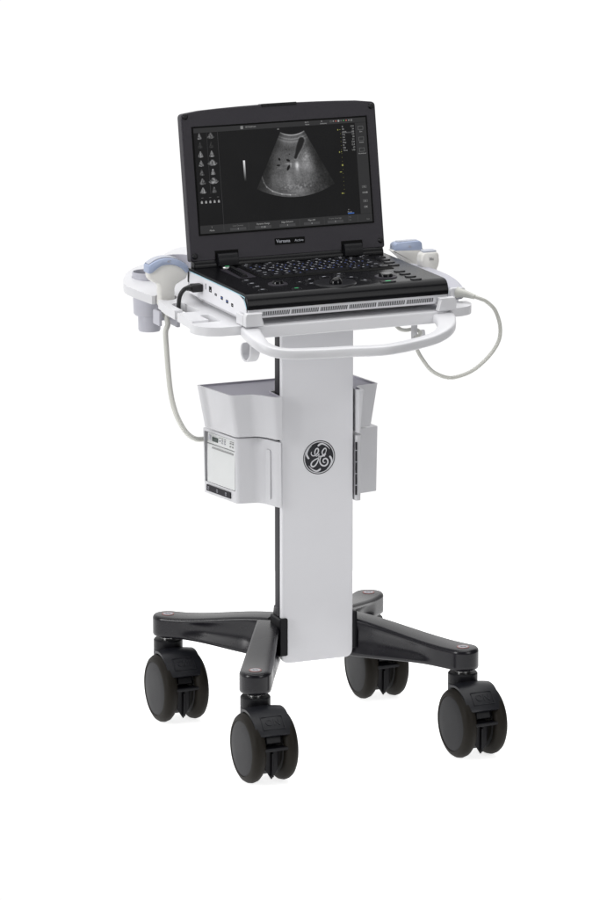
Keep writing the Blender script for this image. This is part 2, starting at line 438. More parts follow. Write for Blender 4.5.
# ------------------------------------------------------------------ tray
def arc(cx, cy, r, a0, a1, n): return [(cx+r*math.cos(math.radians(a0+(a1-a0)*i/n)), cy+r*math.sin(math.radians(a0+(a1-a0)*i/n))) for i in range(n+1)]
def half():
    P = []
    P += [(-.205, -.222)]+[tuple(p) for p in cat([(-.245, -.221), (-.268, -.210), (-.282, -.188), (-.284, -.166)], 4, False)]
    P += fil([(-.281, -.165), (-.222, -.165), (-.222, -.100), (-.240, -.100), (-.240, -.147), (-.272, -.147)], [.002, .006, .007, .007, .003, .003], 4)
    P += fil([(-.268, -.066), (-.224, -.066), (-.224, .014), (-.250, .014), (-.250, -.046), (-.267, -.046)], [.003, .006, .009, .009, .003, .003], 4)
    P += [(-.2635, .043)]+arc(-.243, .056, .0205, 218, 360+142, 14)+[(-.2655, .069)]
    P += [tuple(p) for p in cat([(-.276, .100), (-.285, .130), (-.286, .16), (-.270, .200), (-.240, .243), (-.200, .272), (-.165, .296), (-.135, .330), (-.105, .355), (-.07, .364)], 4, False)]
    return P
H = half()
RS = .925
outer = H+[(-x*RS, y) for x, y in H[::-1]]
def ell(cx, cy, rx, ry, n=32, rot=0):
    return [(cx+rx*math.cos(t)*math.cos(rot)-ry*math.sin(t)*math.sin(rot), cy+rx*math.cos(t)*math.sin(rot)+ry*math.sin(t)*math.cos(rot)) for t in [2*PI*i/n for i in range(n)]]
holes = [ell(-.231, .188, .0262, .0262), ell(-.112, .235, .048, .085, 40, .25), ell(.231*RS, .188, .0262, .0262), ell(.112, .235, .048, .085, 40, -.25)]
def slope(bm):
    bmesh.ops.bisect_plane(bm, geom=bm.verts[:]+bm.edges[:]+bm.faces[:], plane_co=(0, 0, 0), plane_no=(0, 1, 0))
    for v_ in bm.verts:
        if v_.co.y > 0: v_.co.z += .1*v_.co.y
bm = B(); planar(bm, outer, holes, .8010, .817); slope(bm)
tray = finish('tray', bm, M['tray'], cart, bevel=.0022, seg=3, ang=50)
# raised plinth under the console
bm = B(); prism(bm, rrect(-.188, .188, -.16, .06, .02), .8172, .8225); finish('console_plinth', bm, M['tray'], tray, bevel=.002)
# deep front beam
bm = B(); prism(bm, fil([(-.200, -.236), (.200, -.236), (.200, -.19), (-.200, -.19)], [.02, .02, 0, 0], 5), .7945, .8172); finish('front_beam', bm, M['tray'], tray, bevel=.003, seg=3)
# central under-tray bracket on top of the column
bm = B(); prism(bm, rrect(-.085, .085, -.088, .03, .012), .786, .7953, pts2=rrect(-.10, .10, -.11, .05, .012)); finish('mounting_bracket', bm, M['white'], tray, bevel=.002)
# shallow wells behind the console
for s in (-1, 1):
    bm = B(); c_ = (s*.112, .235); o1 = ell(c_[0], c_[1], .0495, .0865, 40, -s*.25); o2 = ell(c_[0], c_[1], .042, .076, 40, -s*.25)
    A = [[bm.verts.new((p[0], p[1], z)) for p in pl] for pl, z in ((o1, .8165), (o1, .800), (o2, .786), (o2, .790), ([(c_[0]+(p[0]-c_[0])*.98, c_[1]+(p[1]-c_[1])*.98) for p in ell(c_[0], c_[1], .0475, .0845, 40, -s*.25)], .8165))]
    for a, b in ((A[0], A[1]), (A[1], A[2]), (A[4], A[3])):
        for i in range(40): bm.faces.new((a[i], a[(i+1) % 40], b[(i+1) % 40], b[i]))
    for i in range(40): bm.faces.new((A[0][i], A[0][(i+1) % 40], A[4][(i+1) % 40], A[4][i]))
    bm.faces.new(A[3]); bm.faces.new(A[2])
    slope(bm); finish('storage_well', bm, M['grey'], tray)
# corner stops holding the console
for s in (-1, 1):
    bm = B()
    x0 = s*.207; x1 = s*.170
    prism(bm, [(x0, .8174), (x1, .8174), (x1+s*.006, .838), (x1+s*.003, .842), (x0-s*.003, .842), (x0, .836)] if s > 0 else [(x0, .8174), (x1, .8174), (x1+s*.006, .838), (x1+s*.003, .842), (x0-s*.003, .842), (x0, .836)], -.241, -.228, 'y')
    bx(bm, min(x0, s*.2005), max(x0, s*.2005), -.2275, -.195, .8174, .838)
    finish('corner_stop', bm, M['tray'], tray, bevel=.0025, seg=3)
# handle rail
hp = [(-0.172, -0.158, 0.808), (-0.192, -0.226, 0.806), (-0.2, -0.278, 0.8), (-0.192, -0.305, 0.79), (-0.165, -0.323, 0.783), (-0.101, -0.33, 0.78), (-0.046, -0.338, 0.78), (0.017, -0.349, 0.78), (0.083, -0.332, 0.782), (0.13, -0.32, 0.788), (0.1615, -0.293, 0.796), (0.180, -0.250, 0.803), (0.188, -0.196, 0.808)]
hp = cat(hp, 6, False)
sec = [(math.copysign(abs(math.cos(a))**.42, math.cos(a))*.0118, math.copysign(abs(math.sin(a))**.42, math.sin(a))*.0090) for a in [2*PI*k/20 for k in range(20)]]
N = len(hp); rad = [(1+.75*max(0, 1-i/16)+1.0*max(0, 1-(N-1-i)/17), 1+.15*max(0, 1-i/10)) for i in range(N)]
bm = B(); tube(bm, hp, rad, section=sec); finish('handle', bm, M['tray'], cart, smooth=60)
# hanging cup on the left ear
def cup(cx, cy, ox):
    bm = B(); mt = Matrix.Translation((cx, cy, 0))
    lathe(bm, [(.0205, .764), (.0238, .768), (.0248, .80), (.0258, .838), (.0262, .8455), (.0252, .8465), (.0240, .8455), (.0232, .836), (.0222, .790), (0, .788)], 40, mt)
    c_ = finish('accessory_cup', bm, M['grey'], cart)
    bm = B(); lathe(bm, [(.0195, .734), (.0208, .737), (.0212, .765), (.0205, .7665), (.018, .731), (0, .731)][:4], 36, Matrix.Translation((cx+ox, cy, 0))); finish('cup_foot', bm, M['grey'], c_)
cup(-.231, .188, .006); cup(.231*RS, .188, -.006)
# probe cradles below the tray slots
for s in (-1, 1):
    X = -.243 if s < 0 else .225
    bm = B()
    prism(bm, fil([(X-.020, .040), (X-.014, .040), (X-.014, .072), (X-.020, .072)], .002), .772, .7985); prism(bm, fil([(X+.013, .036), (X+.020, .036), (X+.020, .075), (X+.013, .075)], .002), .768, .7985)
    bx(bm, X-.0138, X+.0128, .073, .078, .775, .799)
    finish('probe_cradle', bm, M['grey'], cart, bevel=.0015)
# cable hooks under the tray
def hook(x0, y0, du, lip, hw):
    bm = B(); u = Vector(du).normalized(); wv = Vector((hw, 0, 0)); z = Vector((0, 0, 1))
    prof = cat([(0, .8005), (0, .775), (.0005, .752), (.007, .7395), (.016, .7375), (.0235, .7465), (.0245, lip)], 6, False); N = len(prof); rings = []
    for i, p in enumerate(prof):
        t = (prof[min(i+1, N-1)]-prof[max(i-1, 0)]).normalized(); nn = u*t.y*-.0019+z*t.x*.0019
        c = Vector((x0, y0, 0))+u*p.x+z*p.y; q = 1 if i < N-3 else (.95, .8, .55)[i-N+3]
        rings.append([bm.verts.new(c+wv*a*q+nn*b_) for a, b_ in ((-1, -1), (1, -1), (1, 1), (-1, 1))])
    for A, Bq in zip(rings, rings[1:]):
        for k in range(4): bm.faces.new((A[k], A[(k+1) % 4], Bq[(k+1) % 4], Bq[k]))
    bm.faces.new(rings[0]); bm.faces.new(rings[-1][::-1])
    finish('cable_hook', bm, M['tray'], cart, bevel=.0012, smooth=50)
hook(-.158, -.165, (-.35, .9, 0), .769, .0092)
hook(.164, -.150, (.9, .5, 0), .764, .0055)

# ------------------------------------------------------------------ storage bin wrapped round the column
def loft(bm, o0, z0, o1, z1, top=True, mi=0): prism(bm, o0, z0, z1, 'z', mi, pts2=o1)
left = [(-.179, .068), (-.158, -.046), (-.116, -.052), (-.104, -.066), (-.092, -.090), (-.0745, -.0955)]
right = [(.0765, -.0955), (.0885, -.0975), (.0905, -.060), (.100, -.054), (.137, -.050), (.121, .066)]
def ring_outline(lf, rt): return lf+[(-.0745, -.034), (.0765, -.034)]+rt
rad_ = [.004, .008, .012, .012, .006, .001, .001, .001, .003, .004, .004, .004, .006, .004]
def shrink(o, fx, dy): return [(x*(1-fx) if abs(x) > .08 else x, y+(dy if y < -.04 and abs(x) > .1 else 0)) for x, y in o]
top_o = ring_outline(left, right); bot_o = shrink(top_o, .085, .004)
bm = B(); loft(bm, fil(bot_o, rad_, 5), .570, fil(top_o, rad_, 5), .650)
bin_ = finish('storage_bin', bm, M['white'], cart, smooth=40)
inner = fil([(-.1765, .0655), (-.1562, -.0435), (-.116, -.0495), (-.1025, -.064), (-.091, -.085), (-.0765, -.085), (-.0765, -.032), (.0785, -.032), (.0785, -.085), (.0865, -.085), (.0885, -.058), (.099, -.052), (.1345, -.048), (.1187, .0635)], .003, 3)
inner_b = [(x*.985, y) for x, y in inner]
cb = B(); loft(cb, inner_b, .6465, inner, .66); cutter = finish('cut', cb, M['binin'])
bin_.data.materials.append(M['binin'])
boolean(bin_, [cutter])
bin_.modifiers.new('bevel', 'BEVEL').width = .0008
bin_.modifiers['bevel'].limit_method = 'ANGLE'
for p in bin_.data.polygons:
    if p.normal.z > .9 and bin_.data.vertices[p.vertices[0]].co.z < .035: p.material_index = 1
# ------------------------------------------------------------------ printer housing round the column
hl = [(-.159, .088), (-.138, -.026), (-.102, -.034), (-.088, -.048), (-.083, -.066), (-.0742, -.090)]
hl = [(-.159, .088), (-.138, -.026), (-.098, -.032), (-.088, -.050), (-.080, -.080), (-.0742, -.088)]
hr = [(.076, -.088), (.0865, -.088), (.0905, -.070), (.0925, -.040), (.146, -.030), (.130, .088)]
ho = hl+[(-.0742, -.034), (.076, -.034)]+hr
hrad = [.003, .006, .012, .012, .006, .001, .001, .001, .003, .004, .004, .004, .005, .004]
bm = B(); loft(bm, fil([(x*.985, y) for x, y in ho], hrad, 5), .4405, fil(ho, hrad, 5), .5635)
hous = finish('printer_housing', bm, M['white'], cart)
# niche in the side face
A = Vector((-.159, .088)); Bp = Vector((-.138, -.026)); d = (Bp-A).normalized(); nout = Vector((d.y, -d.x))
if nout.x > 0: nout = -nout
Ln = (Bp-A).length
SM = Matrix.Translation((A.x, A.y, 0)) @ Matrix((Vector((d.x, d.y, 0)), Vector((nout.x, nout.y, 0)), Vector((0, 0, 1)))).transposed().to_4x4()
# local frame: x along the face from back to front, y outward, z up
cb = B(); bx(cb, .005, Ln-.006, -.065, .02, .4625, .559, mt=SM); cutter = finish('cut', cb, M['white'])
cb = B(); bx(cb, .012, Ln-.020, -.0015, .02, .4455, .4585, mt=SM); cutter2 = finish('cut', cb, M['white'])
boolean(hous, [cutter, cutter2])
bv = hous.modifiers.new('bevel', 'BEVEL'); bv.width = .0012; bv.segments = 2; bv.limit_method = 'ANGLE'
bm = B(); bx(bm, .0125, Ln-.0205, -.0012, .0004, .446, .458, mt=SM)
lab = finish('label_strip', bm, M['dark'], hous, bevel=.0005)
for u in (.020, .050, .080):
    bm = B()
    bx(bm, u-.0022, u-.0017, .0004, .0007, .4495, .4545, mt=SM); bx(bm, u+.0017, u+.0022, .0004, .0007, .4495, .4545, mt=SM)
    bx(bm, u-.0017, u+.0017, .0004, .0007, .4540, .4545, mt=SM); bx(bm, u-.0017, u+.0017, .0004, .0007, .4495, .4500, mt=SM)
    finish('icon', bm, M['grey'], lab)
# vertical inlay on the front of the housing
bm = B(); q0 = Vector((-.0885, -.0520)); q1 = Vector((-.0825, -.0720))
dd = (q1-q0).normalized(); nn = Vector((dd.y, -dd.x)); nn = nn if nn.x < 0 else -nn
mtx = Matrix.Translation((q0.x, q0.y, 0)) @ Matrix((Vector((dd.x, dd.y, 0)), Vector((nn.x, nn.y, 0)), Vector((0, 0, 1)))).transposed().to_4x4()
prism(bm, rrect(0, .012, .452, .545, .003), -.001, .0016, 'y', mt=mtx); finish('inlay', bm, M['white'], hous, bevel=.0005)
bm = B(); bx(bm, .0735, .0768, -.0905, -.0882, .452, .552)
for z in (.470, .492, .514, .536): bx(bm, .0732, .0770, -.0908, -.0880, z, z+.001, 1)
finish('side_label', bm, [M['dark'], M['grey']], hous)

# ------------------------------------------------------------------ thermal printer sitting in the niche
prn = root('thermal_printer', 'small ivory thermal printer with dark display, sitting inside the left side of the white housing', 'printer', tuple(SM @ Vector((.055, -.03, .4627))))
bm = B(); bx(bm, .0135, Ln-.0065, -.062, -.0052, .4628, .5575, mt=SM); finish('printer_body', bm, M['printer'], prn, bevel=.001)
bm = B(); prism(bm, [(-.0050, .5375), (-.0016, .5385), (-.0030, .5572), (-.0050, .5572)], .0137, Ln-.0067, 'x', mt=SM); cp = finish('control_strip', bm, M['printer'], prn, bevel=.0006)
bm = B(); prism(bm, [(-.0050, .4635), (-.0012, .4635), (-.0008, .500), (-.0012, .5365), (-.0050, .5365)], .0140, Ln-.0070, 'x', mt=SM); door = finish('paper_door', bm, M['printer'], prn, bevel=.0008)
bm = B(); bx(bm, .032, Ln-.012, -.0020, .0003, .5300, .5325, mt=SM); finish('door_grip', bm, M['mark'], door)
bm = B(); bx(bm, .030, .050, -.003, -.0013, .5430, .5515, mt=SM); finish('display', bm, M['lcd'], cp, bevel=.0004)
for k, (u, z) in enumerate(((.056, .5475), (.064, .5495), (.064, .5450), (.073, .5495), (.073, .5450), (.093, .5500), (.101, .5500), (.093, .5440), (.101, .5440))):
    bm = B(); bx(bm, u-.0022, u+.0022, -.003, -.0010, z-.0013, z+.0013, mt=SM); finish('button', bm, M['badge'] if k < 5 else M['mark'], cp, bevel=.0004)
bm = B(); bx(bm, .0185, .0255, -.003, -.0010, .5440, .5530, mt=SM); finish('power_switch', bm, M['grey'], cp, bevel=.0006)
bm = B()
for u in (.056, .064, .073, .093, .101): bx(bm, u-.0028, u+.0028, -.003, -.0018, .5530, .5538, mt=SM)
finish('printed_legend', bm, M['mark'], cp)

# ------------------------------------------------------------------ portable console (laptop style)
con = root('ultrasound_console', 'open black laptop-style ultrasound console showing a grey scan fan, standing on the white cart tray', 'laptop', (0, -.08, .8226))
HX = .1967; YF, YB, ZT = -.2275, .066, .8726
bm = B(); prism(bm, fil([(YF, .8455), (YF-.001, .853), (YF+.003, .865), (YF+.011, .8715), (YF+.020, ZT), (YB, ZT), (YB, .8455)], [.001, .004, .006, .006, .004, .003, 0], 5), -HX, HX, 'x')
top = finish('top_shell', bm, M['deck'], con, bevel=.0018, seg=2, ang=50)
bm = B(); prism(bm, fil([(YF+.003, .8285), (YF+.003, .8453), (YB-.001, .8453), (YB-.001, .8285)], [.003, 0, 0, .003]), -HX+.001, HX-.001, 'x')
bx(bm, -.17, .17, -.14, .04, .8226, .8286)
low = finish('bottom_shell', bm, M['whitelow'], con, bevel=.001)
for s in (-1, 1):
    bm = B(); pr_ = fil([(YB-.014, .8275), (YB-.014, .8672), (-.190, .8672), (-.212, .861), (-.2235, .847), (-.2235, .8275)], [.002, .002, .008, .008, .006, .003], 5)
    prism(bm, pr_, s*(HX+.0002), s*(HX+.0022), 'x'); side = finish('side_cover', bm, M['whitelow'], con, bevel=.0007)
    bm = B(); tube(bm, [(s*(HX+.0014), p[0], p[1]) for p in cat([(YB-.014, .8679), (-.190, .8679), (-.2125, .8618), (-.2242, .8475)], 5, False)], .0007, 6); finish('trim_line', bm, M['cyan'], side)
    if s < 0:
        for k, (y, z, a, b_, kind) in enumerate(((-.0302, .8541, .0012, .0055, 0), (-.0527, .8530, .0062, .0052, 1), (-.0793, .8480, .0050, .0022, 2), (-.1082, .8470, .0052, .0030, 3), (-.1336, .8450, .0052, .0030, 3), (-.1580, .8430, .0048, .0030, 2))):
            bm = B(); prism(bm, rrect(y-a, y+a, z-b_, z+b_, .0008, 3), -HX-.0024, -HX-.0021, 'x')
            if kind == 3: bx(bm, -HX-.0027, -HX-.00235, y-a*.75, y+a*.75, z-.0005, z+.0014, 1)
            if kind == 1: bx(bm, -HX-.0027, -HX-.00235, y-a*.5, y+a*.2, z-.003, z-.001, 2)
            if kind == 2: bx(bm, -HX-.0027, -HX-.00235, y-a*.6, y+a*.3, z-.0005, z+.0005, 2)
            finish('port', bm, [M['hole'], M['usb'], M['grey']], side)
# slanted vent slots on the front edge
bm = B(); yv = YF+.0028
for g in range(6):
    for k in range(16):
        x = -.168+g*.0565+k*.00335
        q = [(x, .8330), (x+.0017, .8330), (x+.0030, .8404), (x+.0013, .8404)]
        prism(bm, q, yv-.0003, yv+.001, 'y')
finish('vent_slots', bm, M['logo'], low)
bm = B(); prism(bm, fil([(.047, .8720), (.0475, .8790), (.052, .8860), (.066, .8860), (.0665, .8720)], [0, .003, .003, .003, 0], 4), -.190, .190, 'x'); finish('rear_rail', bm, M['deck'], top, bevel=.0015)
# deck details --------------------------------------------------
def dz(y): return ZT
bm = B(); prism(bm, rrect(-.109, .150, -.094, .036, .006), ZT-.001, ZT+.0004); kbw = finish('keyboard_well', bm, M['hole'], top)
rows = [("Esc F1 F2 F3 F4 F5 F6 F7 F8 F9 Ins Del".split(), [1]*12), ("` 1 2 3 4 5 6 7 8 9 0 - = <-".split(), [1]*13+[1.6]), ("Tab Q W E R T Y U I O P [ ] \\".split(), [1.4]+[1]*12+[1.2]),
        ("Caps A S D F G H J K L ; ' Enter".split(), [1.6]+[1]*11+[2]), ("Shift Z X C V B N M , . / ^ Shift".split(), [2]+[1]*11+[1.6]), ("Fn Ctrl Alt * Space Alt < v >".split(), [1.2, 1.2, 1.2, 1.2, 5.2, 1.2, 1, 1, 1.1])]
ky = .0245
for r, (labs, ws) in enumerate(rows):
    h = .0125 if r == 0 else .0195
    tot = sum(ws); X = -.106; sc = .253/tot
    for lab_, w_ in zip(labs, ws):
        kw = w_*sc; yc = ky-h/2+.009; x0, x1 = X+.0009, X+kw-.0009
        bm = B(); prism(bm, rrect(x0, x1, yc-h/2+.0009, yc+h/2-.0009, .0015, 2), ZT+.0005, ZT+.0022, pts2=rrect(x0+.0008, x1-.0008, yc-h/2+.0016, yc+h/2-.0016, .0015, 2))
        ts = .0085 if len(lab_) == 1 else .0044
        if lab_ != 'Space': text_mesh(bm, lab_, ts, Matrix.Translation(((x0+x1)/2-(.002 if len(lab_) == 1 else 0), yc+.002, ZT+.0022)), .00015, mi=1, bold=.0001)
        if len(lab_) == 1 and (r*7+len(bm.verts)) % 3 != 0: bx(bm, (x0+x1)/2+.0015, (x0+x1)/2+.0045, yc-.005, yc-.0025, ZT+.0021, ZT+.00235, 2)
        finish('key', bm, [M['key'], M['legend'], M['legendb']], kbw, smooth=30)
        X += kw
    ky -= h
def pad(name, x, y, rx, ry, h=.0018, mi='key', legend=None, rot=0, lm='legend', parent=None):
    bm = B(); mt = Matrix.Translation((x, y, ZT)) @ Matrix.Rotation(rot, 4, 'Z')
    o1 = fil([(-rx, -ry), (rx, -ry), (rx, ry), (-rx, ry)], min(rx, ry)*.95, 5); o2 = [p*.86 for p in o1]
    prism(bm, o1, -.0005, h, 'z', 0, mt, o2)
    if legend: bx(bm, -legend, legend, -legend*.35, legend*.35, h-.0001, h+.0002, 1, mt)
    return finish(name, bm, [M[mi], M[lm]], parent or top)
pad('power_button', -.128, .041, .0115, .0075, .0015, 'steel', .004, lm='green')
for i in range(6): pad('function_button', -.088+i*.047, .0455, .013, .0035, .0012, 'key', .0025)
for i in range(4): pad('round_button', -.1475-.002*i, -.100-i*.0305, .0085, .0075, .0018, 'key', .0035)
# gain sliders
bm = B(); prism(bm, fil([(-.150, .022), (-.112, .022), (-.116, -.072), (-.150, -.072)], .004), ZT-.001, ZT+.0006); sw = finish('slider_recess', bm, M['bezel'], top)
for i in range(8):
    bm = B(); y = .010-i*.0105; x = -.132-.0008*i; prism(bm, [(x-.007, ZT+.0006), (x+.007, ZT+.0006), (x+.004, ZT+.0065), (x-.002, ZT+.0065)], y-.0036, y+.0036, 'y'); finish('slider', bm, M['knob'], sw, bevel=.0007)
def knob(x, y, r, rb, h):
    bm = B(); lathe(bm, [(rb, -.0004), (rb-.001, .0016), (rb-.004, .0022), (r+.002, .0010), (r, .0012)], 40, Matrix.Translation((x, y, ZT))); base = finish('knob_surround', bm, M['bezel'], top)
    bm = B(); lathe(bm, [(r, .0), (r*.95, h*.75), (r*.82, h), (0, h*.94)], 32, Matrix.Translation((x, y, ZT+.001))); finish('knob', bm, M['knob'], base)
knob(-.106, -.148, .0105, .0185, .0062); knob(.102, -.160, .0130, .0215, .0062)
pad('start_button', -.092, -.202, .0100, .0070, .0016, 'key', .0035, lm='green')
pad('small_button', -.064, -.150, .0075, .0050, .0014, 'key', .002)
pad('freeze_button', .0865, -.2050, .0165, .0065, .0018, 'key', .005, lm='green')
for x, y, rt in ((-.038, -.135, .5), (-.0505, -.172, -.2), (-.004, -.122, .15), (.022, -.128, 0), (.040, -.145, -.4), (.052, -.180, -.9), (.032, -.107, 0)): pad('trackball_button', x, y, .0125, .0055, .0018, 'key', .003, rt)
bm = B(); lathe(bm, [(.040, -.0004), (.0385, .0016), (.035, .0024), (.026, .0014), (.018, .0006), (.0125, .0004)], 48, Matrix.Translation((-.006, -.176, ZT))); dish = finish('trackball_dish', bm, M['dish'], top)
bm = B(); bmesh.ops.create_uvsphere(bm, u_segments=32, v_segments=16, radius=.0115, matrix=Matrix.Translation((-.008, -.186, ZT+.002))); finish('trackball', bm, M['knob'], dish, smooth=180)
for i in range(4): pad('oval_button', .1695-.0025*i, .018-i*.0265, .0115, .0062, .0020, 'key', .001)
for i in range(4): pad('oval_button', .1465-.0012*i, -.122-i*.0270, .0115, .0062, .0020, 'key', .001)

# lid -------------------------------------------------------------
TH = .1795
LM = Matrix.Translation((0, .0604, .9338)) @ Matrix.Rotation(-TH, 4, 'X')     # local: x right, y back, z up along the lid; z=0 is the bottom of the display
LM = LM @ Matrix.Identity(4)
bm = B()
arc_top = [(.1945-.389*i/10, .2232+.0070*(1-(2*i/10-1)**2)**.8) for i in range(1, 10)]
lo = [(-.1945, -.0505), (.1945, -.0505), (.1945, .2215)]+arc_top+[(-.1945, .2215)]
lr = [.006, .006, .008]+[.0]*9+[.008]
prism(bm, fil(lo, lr, 6), .0006, .021, 'y'); lid = finish('lid', bm, M['bezel'], con, mt=LM, bevel=.0028, seg=3, ang=45)
def framed(bm, x0, x1, z0, z1, t, y0, y1):
    for a, b_, c_, d_ in ((x0, x1, z0, z0+t), (x0, x1, z1-t, z1), (x0, x0+t, z0+t, z1-t), (x1-t, x1, z0+t, z1-t)): bx(bm, a, b_, y0, y1, c_, d_)
bm = B(); framed(bm, -.1755, .1755, -.0030, .1970, .0030, -.0006, .0010); finish('screen_surround', bm, M['hole'], lid, mt=LM)
bm = B(); bx(bm, -.1725, .1725, -.0002, .0010, 0, .194)
disp = finish('display', bm, M['s_bg'], lid, mt=LM)
bm = B(); prism(bm, rrect(-.034, .036, .2255, .2310, .0015), -.0012, .018, 'y'); finish('latch', bm, M['pedal'], lid, mt=LM, bevel=.0012)
for x, z in ((-.1865, .2165), (.1855, .2140), (-.1865, -.0400), (.1870, -.0360)):
    bm = B(); lathe(bm, [(.0058, 0), (.0058, .0012), (.0040, .0034), (0, .0038)], 24, Matrix.Translation((x, .0007, z)) @ Matrix.Rotation(PI/2, 4, 'X')); finish('bumper', bm, M['pedal'], lid, mt=LM)
for x0, x1 in ((-.1455, -.1015), (.1075, .1480)):
    bm = B(); bx(bm, x0-.001, x1+.001, -.0003, .001, -.0512, -.0325); finish('hinge_recess', bm, M['hole'], lid, mt=LM)
    bm = B(); mtx = LM
    prism(bm, fil([(-.0095, -.0615), (-.0110, -.0480), (-.0075, -.0385), (-.0010, -.0370), (-.0010, -.0615)], [.001, .004, .004, .001, .001], 4), x0+.0015, x1-.003, 'x'); finish('hinge', bm, M['pedal'], con, mt=LM, bevel=.001)
bm = B(); prism(bm, rrect(-.0262, .0335, -.0300, -.0185, .0008), -.0003, .001, 'y'); npl = finish('nameplate', bm, M['hole'], lid, mt=LM)
FT = lambda x, z, y=-.0004: Matrix.Translation((x, y, z)) @ Matrix.Rotation(PI/2, 4, 'X')
bm = B(); text_mesh(bm, 'Versana', .0088, FT(-.0237, -.0240), .0002, 'LEFT', bold=.00008, sx=.98); text_mesh(bm, 'Active', .0062, FT(.0132, -.0245), .0002, 'LEFT', sx=1.1)
finish('lettering', bm, M['legend'], npl, mt=LM)
# screen contents ---------------------------------------------------
def sbx(bm, x0, x1, z0, z1, l=1, mi=0): bx(bm, x0, x1, -.0002-.00012*l, -.00022, z0, z1, mi)
bm = B(); sbx(bm, -.1725, .1725, .1852, .1940); sbx(bm, -.1725, .1725, 0, .0150); sbx(bm, .1500, .1725, .0155, .1847)
bar = finish('menu_bars', bm, M['s_bar'], disp, mt=LM)
bm = B()
sbx(bm, -.1255, -.1250, .0155, .1847, 1); sbx(bm, -.1470, -.1466, .072, .1847, 1)
for x in (-.126, -.0765, .0255, .075, .124, .143): sbx(bm, x, x+.0005, .0005, .0145, 2)
finish('divider_lines', bm, M['s_box'], disp, mt=LM)
def obox(bm, x, z, a, b_, t=.0006, l=2):
    sbx(bm, x-a, x+a, z+b_-t, z+b_, l); sbx(bm, x-a, x+a, z-b_, z-b_+t, l); sbx(bm, x-a, x-a+t, z-b_+t, z+b_-t, l); sbx(bm, x+a-t, x+a, z-b_+t, z+b_-t, l)
bm = B(); sbx(bm, .1225, .1475, .1665, .1690, 1); finish('list_highlight', bm, M['s_box'], disp, mt=LM)
for x in (-.098, -.048, .0005, .0495, .097):
    bm = B(); sbx(bm, x-.0155, x+.0165, .0022, .0072, 2); finish('soft_key', bm, M['s_box'], disp, mt=LM)
for x, z, a, b_ in ((.161, .1747, .0053, .0035), (.161, .1544, .0053, .0035), (.161, .1342, .0053, .0035), (.1605, .0653, .0045, .0022), (.1610, .0390, .0045, .0022)):
    bm = B(); obox(bm, x, z, a, b_); finish('soft_key', bm, M['s_dim'], disp, mt=LM)
bm = B(); st = lambda s, x, z, sz, al='CENTER', m=0: text_mesh(bm, s, sz, FT(x, z, -.00045), .00005, al, mi=m)
st('GE Healthcare', -.0695, .1902, .0036, 'LEFT'); st('06/12', .0535, .1915, .0034); st('Name', .0545, .1875, .0034); st('ID', .0835, .1915, .0034); st('Abdomen', .0870, .1875, .0034)
for s_, x, m_ in (('Line Density', -.0975, 1), ('Dynamic Range', -.0475, 0), ('Edge Enhance', .0010, 0), ('Map A/0', .0500, 0), ('Frame Average', .0977, 1)): st(s_, x, .0107, .0042, m=m_)
for s_, x in (('3', -.0975), ('12 dB', -.0475), ('3', .0010), ('4', .0500), ('5', .0977)): st(s_, x, .0046, .0042)
st('1', -.1493, .0112, .0042); st('Mode', -.1493, .0050, .0042); st('Exit', .1640, .0050, .0038, m=1); st('1/2', .1275, .0110, .0034, m=1); st('2/2', .1275, .0055, .0034, m=1)
for k, (a_, b_) in enumerate((('B', 'CHI'), ('FR', '26'), ('AO%', '100'), ('Frq', '4.0'), ('Gn', '58'), ('S/A', '2/1'), ('Map', 'D/0'), ('D', '15.0'), ('DR', '69'), ('Time', '1.05'))):
    z = .1790-k*.0049; st(a_, .1235, z, .0040, 'LEFT'); st(b_, .1475, z, .0040, 'RIGHT')
for s_, z in (('Size', .1680), ('Active', .1478), ('Worksheet', .1273)): st(s_, .1612, z, .0035)
st('+3s', .1603, .0653, .0034); st('10:48', .1610, .0544, .0050); st('QC', .1610, .0390, .0030); st('OK', .1612, .0278, .0052)
st('P 1', .1245, .0245, .0030, 'LEFT'); st('Preset', .1235, .0205, .0034, 'LEFT'); st('GE', .0000-.0045, .1825, .0034)
finish('screen_text', bm, [M['s_text'], M['s_dim']], disp, mt=LM)
bm = B(); sbx(bm, .1240, .1365, .0172, .0188, 2); finish('blue_marker', bm, M['s_blue'], disp, mt=LM)
bm = B()
for i in range(17):
    z = .1740-i*.0074; big = i in (0, 16)
    sbx(bm, .1195 if not big else .1180, .1203, z-.0003, z+.0003, 2)
for x, z, a, b_ in ((.1150, .1738, .0009, .0012), (.1155, .1325, .0008, .0014), (.1198, .1080, .0015, .0016), (.1155, .0955, .0020, .0007), (.1160, .0560, .0018, .0010), (.1195, .1330, .0005, .0010)): sbx(bm, x-a, x+a, z-b_, z+b_, 2)
finish('depth_scale', bm, M['s_yel'], disp, mt=LM)
for k in range(9):
    bm = B(); x = .1020+k*.0052; zz = .1902
    if k == 3: lathe(bm, [(.0019, 0), (.0019, .0001)], 20, FT(x, zz, -.00035))
    elif k in (0, 8): obox(bm, x, zz, .0016, .0016, .0005)
    else: sbx(bm, x-.0011, x+.0011, zz-.0010+.0003*(k % 2), zz+.0011, 2)
    finish('status_icon', bm, M[('s_dim', 's_text', 's_red', 's_text', 's_dim', 's_grn', 's_red', 's_text', 's_text')[k]], disp, mt=LM)
bm = B(); obox(bm, -.0765, .1898, .0024, .0026, .0008); lathe(bm, [(.0012, 0), (.0012, .0001)], 16, FT(-.0765, .1898, -.00035)); finish('status_icon', bm, M['s_text'], disp, mt=LM)
for k in range(5):
    bm = B(); x = -.1655+k*.0084; sbx(bm, x-.0018, x+.0018, .0555, .0592, 2); sbx(bm, x-.0010, x+.0010, .0595, .0604, 2); finish('tool_icon', bm, M['s_text'], disp, mt=LM)
